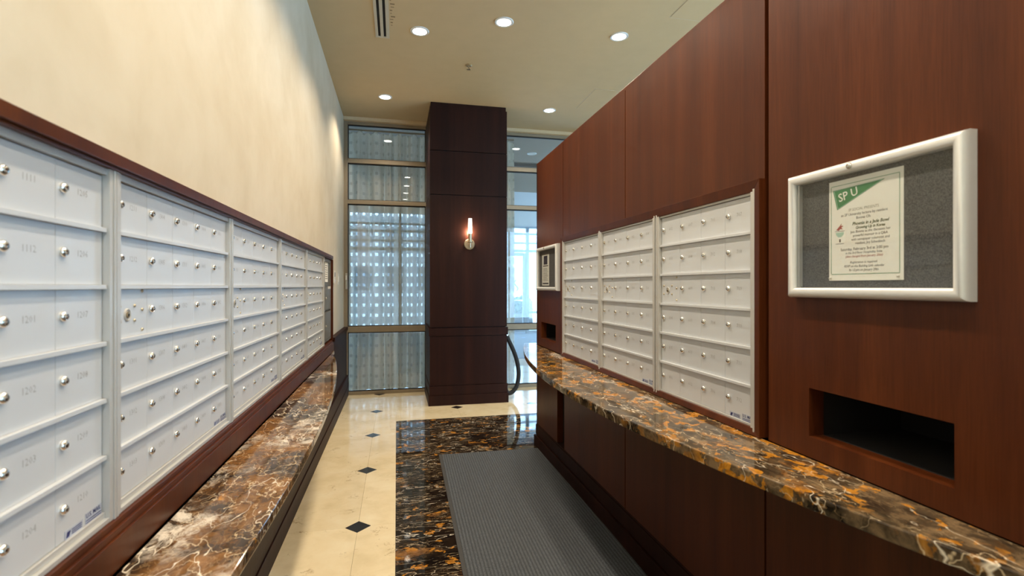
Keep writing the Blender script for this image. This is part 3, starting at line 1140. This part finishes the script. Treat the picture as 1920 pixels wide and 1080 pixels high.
spk = thing('sprinkler', 'small ceiling sprinkler head between the downlights and column', 'sprinkler', (.736, 5.28, CEIL))
build(MB().lathe([(.034, 0), (.034, -.003), (.026, -.010), (.014, -.013)], 20), 'escutcheon', M['nickel'], spk, smooth=True)
build(MB().lathe([(.007, -.012), (.007, -.045), (.004, -.047)], 10), 'stem', M['nickel'], spk, smooth=True)
build(MB().lathe([(.019, -.049), (.019, -.0465)], 16), 'deflector', M['nickel'], spk)
for x0, x1, ya, yb, lb in ((2.27, 2.75, 5.58, 6.25, 'flush ceiling access panel near the glass wall'), (2.29, 2.75, 3.30, 3.96, 'flush ceiling access panel above the partition')):
    ap = thing('access_panel', lb, 'access panel', ((x0 + x1) / 2, (ya + yb) / 2, CEIL))
    world_part(MB().box(x0 + .006, x1 - .006, ya + .006, yb - .006, CEIL - .003, CEIL), 'hatch', M['ceiling'], ap, bevel=.001)
    fr = MB()
    for q in ((x0, x1, ya, ya + .004), (x0, x1, yb - .004, yb), (x0, x0 + .004, ya, yb), (x1 - .004, x1, ya, yb)):
        fr.box(q[0], q[1], q[2], q[3], CEIL - .001, CEIL)
    world_part(fr, 'rim', M['steel'], ap)

# ------------------------------------------------------------------ sconce on the column
sx_, sz_ = .902, 2.037
sc_ = thing('wall_sconce', 'nickel wall sconce with a lit glass tube on the dark column', 'sconce', (sx_, cyf, sz_))
rotx = Matrix.Rotation(R(90), 4, 'X')
build(MB().lathe([(.068, 0), (.068, .012), (.062, .018), (.02, .019)], 36, rotx), 'backplate', M['nickel'], sc_, smooth=True)
build(MB().lathe([(.010, .018), (.010, .062)], 14, rotx), 'arm', M['nickel'], sc_, smooth=True)
build(MB().lathe([(.012, -.045), (.013, .012), (.036, .020), (.036, .026), (.021, .028), (.023, .128), (.021, .13)], 20, Matrix.Translation((0, -.07, 0))), 'candle_cup', M['nickel'], sc_, smooth=True)
t = NT('lit_glass_tube')
tcz = t.n('ShaderNodeSeparateXYZ')
t.l(t.coords(), tcz.inputs[0])
t.p(color=(.8, .8, .8, 1), rough=.2, emit=(1, .9, .78, 1), emit_s=t.gray(t.math('DIVIDE', tcz.outputs[2], .19), .25, 1.0, 9.0, .7))
build(MB().lathe([(.023, .0), (.0235, .19), (.019, .19), (.019, .18)], 22), 'glass_tube', t.m, sc_, (0, -.07, .131), smooth=True)
ld = bpy.data.lights.new('sconce_lamp', 'POINT')
ld.energy = 13
ld.color = (1, .72, .5)
ld.shadow_soft_size = .02
lo = bpy.data.objects.new('sconce_lamp', ld)
COL.objects.link(lo)
lo.parent = sc_
lo.location = (0, -.045, .15)

# ------------------------------------------------------------------ velvet rope at the side of the column
rp = thing('velvet_rope', 'black rope with chrome ends hanging beside the dark column', 'rope', (1.40, 6.6, .0))
prof = [(1.418, .86), (1.445, .80), (1.485, .72), (1.525, .63), (1.56, .53), (1.583, .43), (1.592, .33), (1.582, .23), (1.555, .15), (1.51, .095), (1.46, .075), (1.425, .10), (1.412, .15)]
cr_pts = []
for i in range(len(prof) - 1):
    p0, p1, p2, p3 = [Vector((*prof[min(max(j, 0), len(prof) - 1)], 0)) for j in (i - 1, i, i + 1, i + 2)]
    for s in range(4):
        u = s / 4
        q = .5 * ((2 * p1) + (-p0 + p2) * u + (2 * p0 - 5 * p1 + 4 * p2 - p3) * u * u + (-p0 + 3 * p1 - 3 * p2 + p3) * u ** 3)
        cr_pts.append((q.x - 1.40, 0, q.y))
build(MB().tube(cr_pts, .029, 14), 'cord', M['rope'], rp, smooth=True)
build(MB().tube([(.004, 0, .905), (.016, 0, .875), (.03, 0, .845)], [.02, .032, .032], 14), 'end_cap', M['chrome'], rp, smooth=True)
build(MB().tube([(.008, 0, .20), (.009, 0, .17), (.012, 0, .14)], [.02, .032, .032], 14), 'end_cap', M['chrome'], rp, smooth=True)


# ------------------------------------------------------------------ sheer curtains behind the glass
def curtain(x0, x1, seed, label, ybase=FARY + .19, amp=.085, per=.17):
    rnd = random.Random(seed)
    n = int((x1 - x0) / .006)
    phase = 0.0
    row = []
    a_ = amp
    pp = per
    for i in range(n + 1):
        x = x0 + (x1 - x0) * i / n
        phase += 2 * PI * ((x1 - x0) / n) / pp
        if rnd.random() < .04:
            pp = per * rnd.uniform(.65, 1.6)
            a_ = amp * rnd.uniform(.5, 1.2)
        row.append((x, ybase + a_ * math.sin(phase) + .3 * a_ * math.sin(2.3 * phase + 1)))
    ylast = row[0][1]
    sm = []
    for x, y in row:
        ylast += (y - ylast) * .35
        sm.append((x, ylast))
    row = sm
    arc = [0.0]
    for i in range(n):
        arc.append(arc[-1] + math.dist(row[i], row[i + 1]))
    zs = [.012, .5, 1.2, 2.0, 2.8, 3.4, 3.60, 3.62, 3.70]
    vv = []
    uv = []
    for k, z in enumerate(zs):
        s_ = 1.0 if z < 3.4 else .55
        for i in range(n + 1):
            x, y = row[i]
            vv.append((x, ybase + (y - ybase) * s_, z + (.012 * math.sin(i * .35 + seed) if k == len(zs) - 1 else 0)))
            uv.append((arc[i], z))
    ff = [(k * (n + 1) + i, k * (n + 1) + i + 1, (k + 1) * (n + 1) + i + 1, (k + 1) * (n + 1) + i) for k in range(len(zs) - 1) for i in range(n)]
    me = bpy.data.meshes.new('curtain')
    me.from_pydata(vv, [], ff)
    ul = me.uv_layers.new(name='UVMap')
    for lp in me.loops:
        ul.data[lp.index].uv = uv[lp.vertex_index]
    me.materials.append(M['curtain'])
    me.polygons.foreach_set('use_smooth', [True] * len(me.polygons))
    return tag(link('curtain', me), label, 'curtain')


curtain(-.70, .72, 3, 'pale pleated sheer curtain with woven squares behind the narrow window')
curtain(1.16, 1.74, 9, 'bunched edge of sheer curtain behind the glass right of the column', per=.07)
rod = build(MB().tube([(-.70, FARY + .19, 3.733), (1.74, FARY + .19, 3.733)], .012, 10), 'curtain_rail', M['frame_bronze'])
tag(rod, 'slim rail carrying the sheer curtains at the window head', 'rail')

# ------------------------------------------------------------------ vestibule beyond the glass
struct(build(MB().box(-6, 14, FARY + .1, 12.25, CEIL, CEIL + .15), 'ceiling_vestibule', M['vest_ceiling']))
struct(build(MB().box(1.3, 14, 12.1, 12.25, 2.98, CEIL), 'trim_4', M['vest_paint']), 'pale bulkhead across the vestibule', 'trim')
struct(build(MB().box(1.3, 14, 12.25, 16.6, 3.44, 3.6), 'ceiling_entrance', M['vest_paint']))
struct(build(MB().box(-6, 1.3, 12.25, 16.6, CEIL, CEIL + .15), 'ceiling_entrance_high', M['vest_ceiling']))
struct(build(MB().box(1.25, 1.3, 12.25, 15.84, 3.44, CEIL), 'trim_7', M['vest_paint']))
struct(build(MB().box(-6, 1.3, FARY + .36, 10.3, .0005, .006), 'floor_vestibule_added_carpet', M['carpet']))  # carpet added behind the curtain to dull bright reflections off the tiles
struct(build(MB().box(-6.2, -6, FARY, 16.6, 0, CEIL), 'wall_vestibule_left', M['vest_paint']))
struct(build(MB().box(14, 14.2, FARY, 16.6, 0, CEIL), 'wall_vestibule_right', M['vest_paint']))
struct(build(MB().box(-6, WX - .5, FARY, FARY + .1, 0, CEIL), 'wall_vestibule_back', M['vest_paint']))
vd = thing('air_diffuser', 'dark slotted air vent in the vestibule ceiling beyond the glass', 'air vent', (2.35, 9.35, CEIL))
build(MB().box(-.45, .45, -.16, .16, -.010, 0), 'frame', M['alu_dark'], vd, bevel=.002)
for k in range(4):
    build(MB().box(-.42, .42, -.13 + k * .07, -.10 + k * .07, -.016, -.010), 'slat', M['slot_dark'], vd)
vl = thing('downlight', 'pale downlight in the vestibule ceiling beyond the glass', 'downlight', (2.30, 8.55, CEIL))
link('trim_ring', RING, vl)
link('lens', MB().lathe([(.061, -.0065), (.061, -.002)], 32).mesh('lens', M['white_plastic']), vl)

SY = 15.9
sf = struct(link('window_3', None, None, (3.8, SY, 0)), 'pale aluminium storefront at the street entrance', 'window')
rz_ = [(0, .08), (2.60, 2.68), (2.87, 2.92), (3.16, 3.22), (3.38, 3.44)]
verts_x = [-5.9, -4.4, -2.9, -1.4, .1, 1.6, 3.08, 4.12, 5.6, 7.1, 8.6, 10.1, 11.6, 13.9]
for a, b in rz_:
    if a == 0:
        world_part(MB().box(-6, 3.08, SY - .05, SY + .05, a, b), 'rail', M['store_metal'], sf)
        world_part(MB().box(4.12, 14, SY - .05, SY + .05, a, b), 'rail', M['store_metal'], sf)
    else:
        world_part(MB().box(-6, 14, SY - .05, SY + .05, a, b), 'rail', M['store_metal'], sf)
for v in verts_x:
    world_part(MB().box(v - .05, v + .05, SY - .055, SY + .055, 0, 3.44), 'mullion', M['store_metal'], sf)
world_part(MB().box(4.12, 14, SY - .045, SY + .045, .62, .70), 'rail', M['store_metal'], sf)
for j in range(len(verts_x) - 1):
    if verts_x[j] == 3.08:
        spans = [(2.68, 3.38)]
    else:
        spans = [(.08, 2.6), (2.68, 3.38)]
    for a, b in spans:
        world_part(MB().box(verts_x[j] + .05, verts_x[j + 1] - .05, SY - .006, SY + .006, a, b), 'pane', M['glass'], sf)
for a, b in ((-4.4, -2.9), (-2.9, -1.4), (-1.4, .1), (.1, 1.25)):
    world_part(MB().box(a + .03, b - .03, SY - .006, SY + .006, 3.44, CEIL), 'pane', M['glass'], sf)
    world_part(MB().box(a - .03, a + .03, SY - .05, SY + .05, 3.44, CEIL), 'mullion', M['store_metal'], sf)
dr = struct(link('door_1', None, None, (3.6, SY, 0)), 'glass entrance door with an S-shaped pull', 'door')
for q in ((3.13, 3.21, .02, 2.58), (3.97, 4.06, .02, 2.58), (3.21, 3.97, .02, .22), (3.21, 3.97, 2.48, 2.58)):
    world_part(MB().box(q[0], q[1], SY - .025, SY + .025, q[2], q[3]), 'door_rail' if q[1] - q[0] > .3 else 'stile', M['store_metal'], dr)
world_part(MB().box(3.21, 3.97, SY - .005, SY + .005, .22, 2.48), 'pane', M['glass'], dr)
world_part(MB().box(3.25, 3.95, SY - .07, SY - .04, 1.03, 1.07), 'push_bar', M['chrome'], dr)
sp_ = [(3.735 + .06 * math.sin(2 * PI * u) * 1.0, SY - .06, 1.33 + .38 * u) for u in [k / 16 for k in range(17)]]
world_part(MB().tube(sp_, .012, 8), 'pull', M['gasket'], dr, smooth=True)

# ------------------------------------------------------------------ outdoors
struct(build(MB().box(-30, 40, 16.6, 60, -.15, -.02), 'ground', M['concrete']), 'pale pavement and street outside', 'ground')
bl = thing('building', 'pale building across the street beyond the entrance', 'building', (9, 44, 0))
build(MB().box(-16, 16, 0, 6, -.02, 7.5), 'wall', M['facade'], bl)
for i in range(12):
    for k in range(2):
        build(MB().box(-15 + i * 2.6, -13.6 + i * 2.6, -.06, .02, 1.2 + k * 3.2, 3.2 + k * 3.2), 'window', M['store_metal'], bl)
for k, (x, y) in enumerate(((4.6, 18.6),)):
    pt = thing('planter', 'grey planter with a round shrub outside the entrance', 'planter', (x, y, -.02))
    build(MB().prism([(-.35, -.35), (.35, -.35), (.35, .35), (-.35, .35)], 0, .5), 'pot', M['pot'], pt, bevel=.02)
    bm = bmesh.new()
    bmesh.ops.create_icosphere(bm, subdivisions=4, radius=.42)
    rr = random.Random(k)
    for v in bm.verts:
        v.co *= rr.uniform(.82, 1.12)
        v.co.z += .75
    me = bpy.data.meshes.new('shrub')
    bm.to_mesh(me)
    bm.free()
    me.materials.append(M['leaf'])
    link('shrub', me, pt)
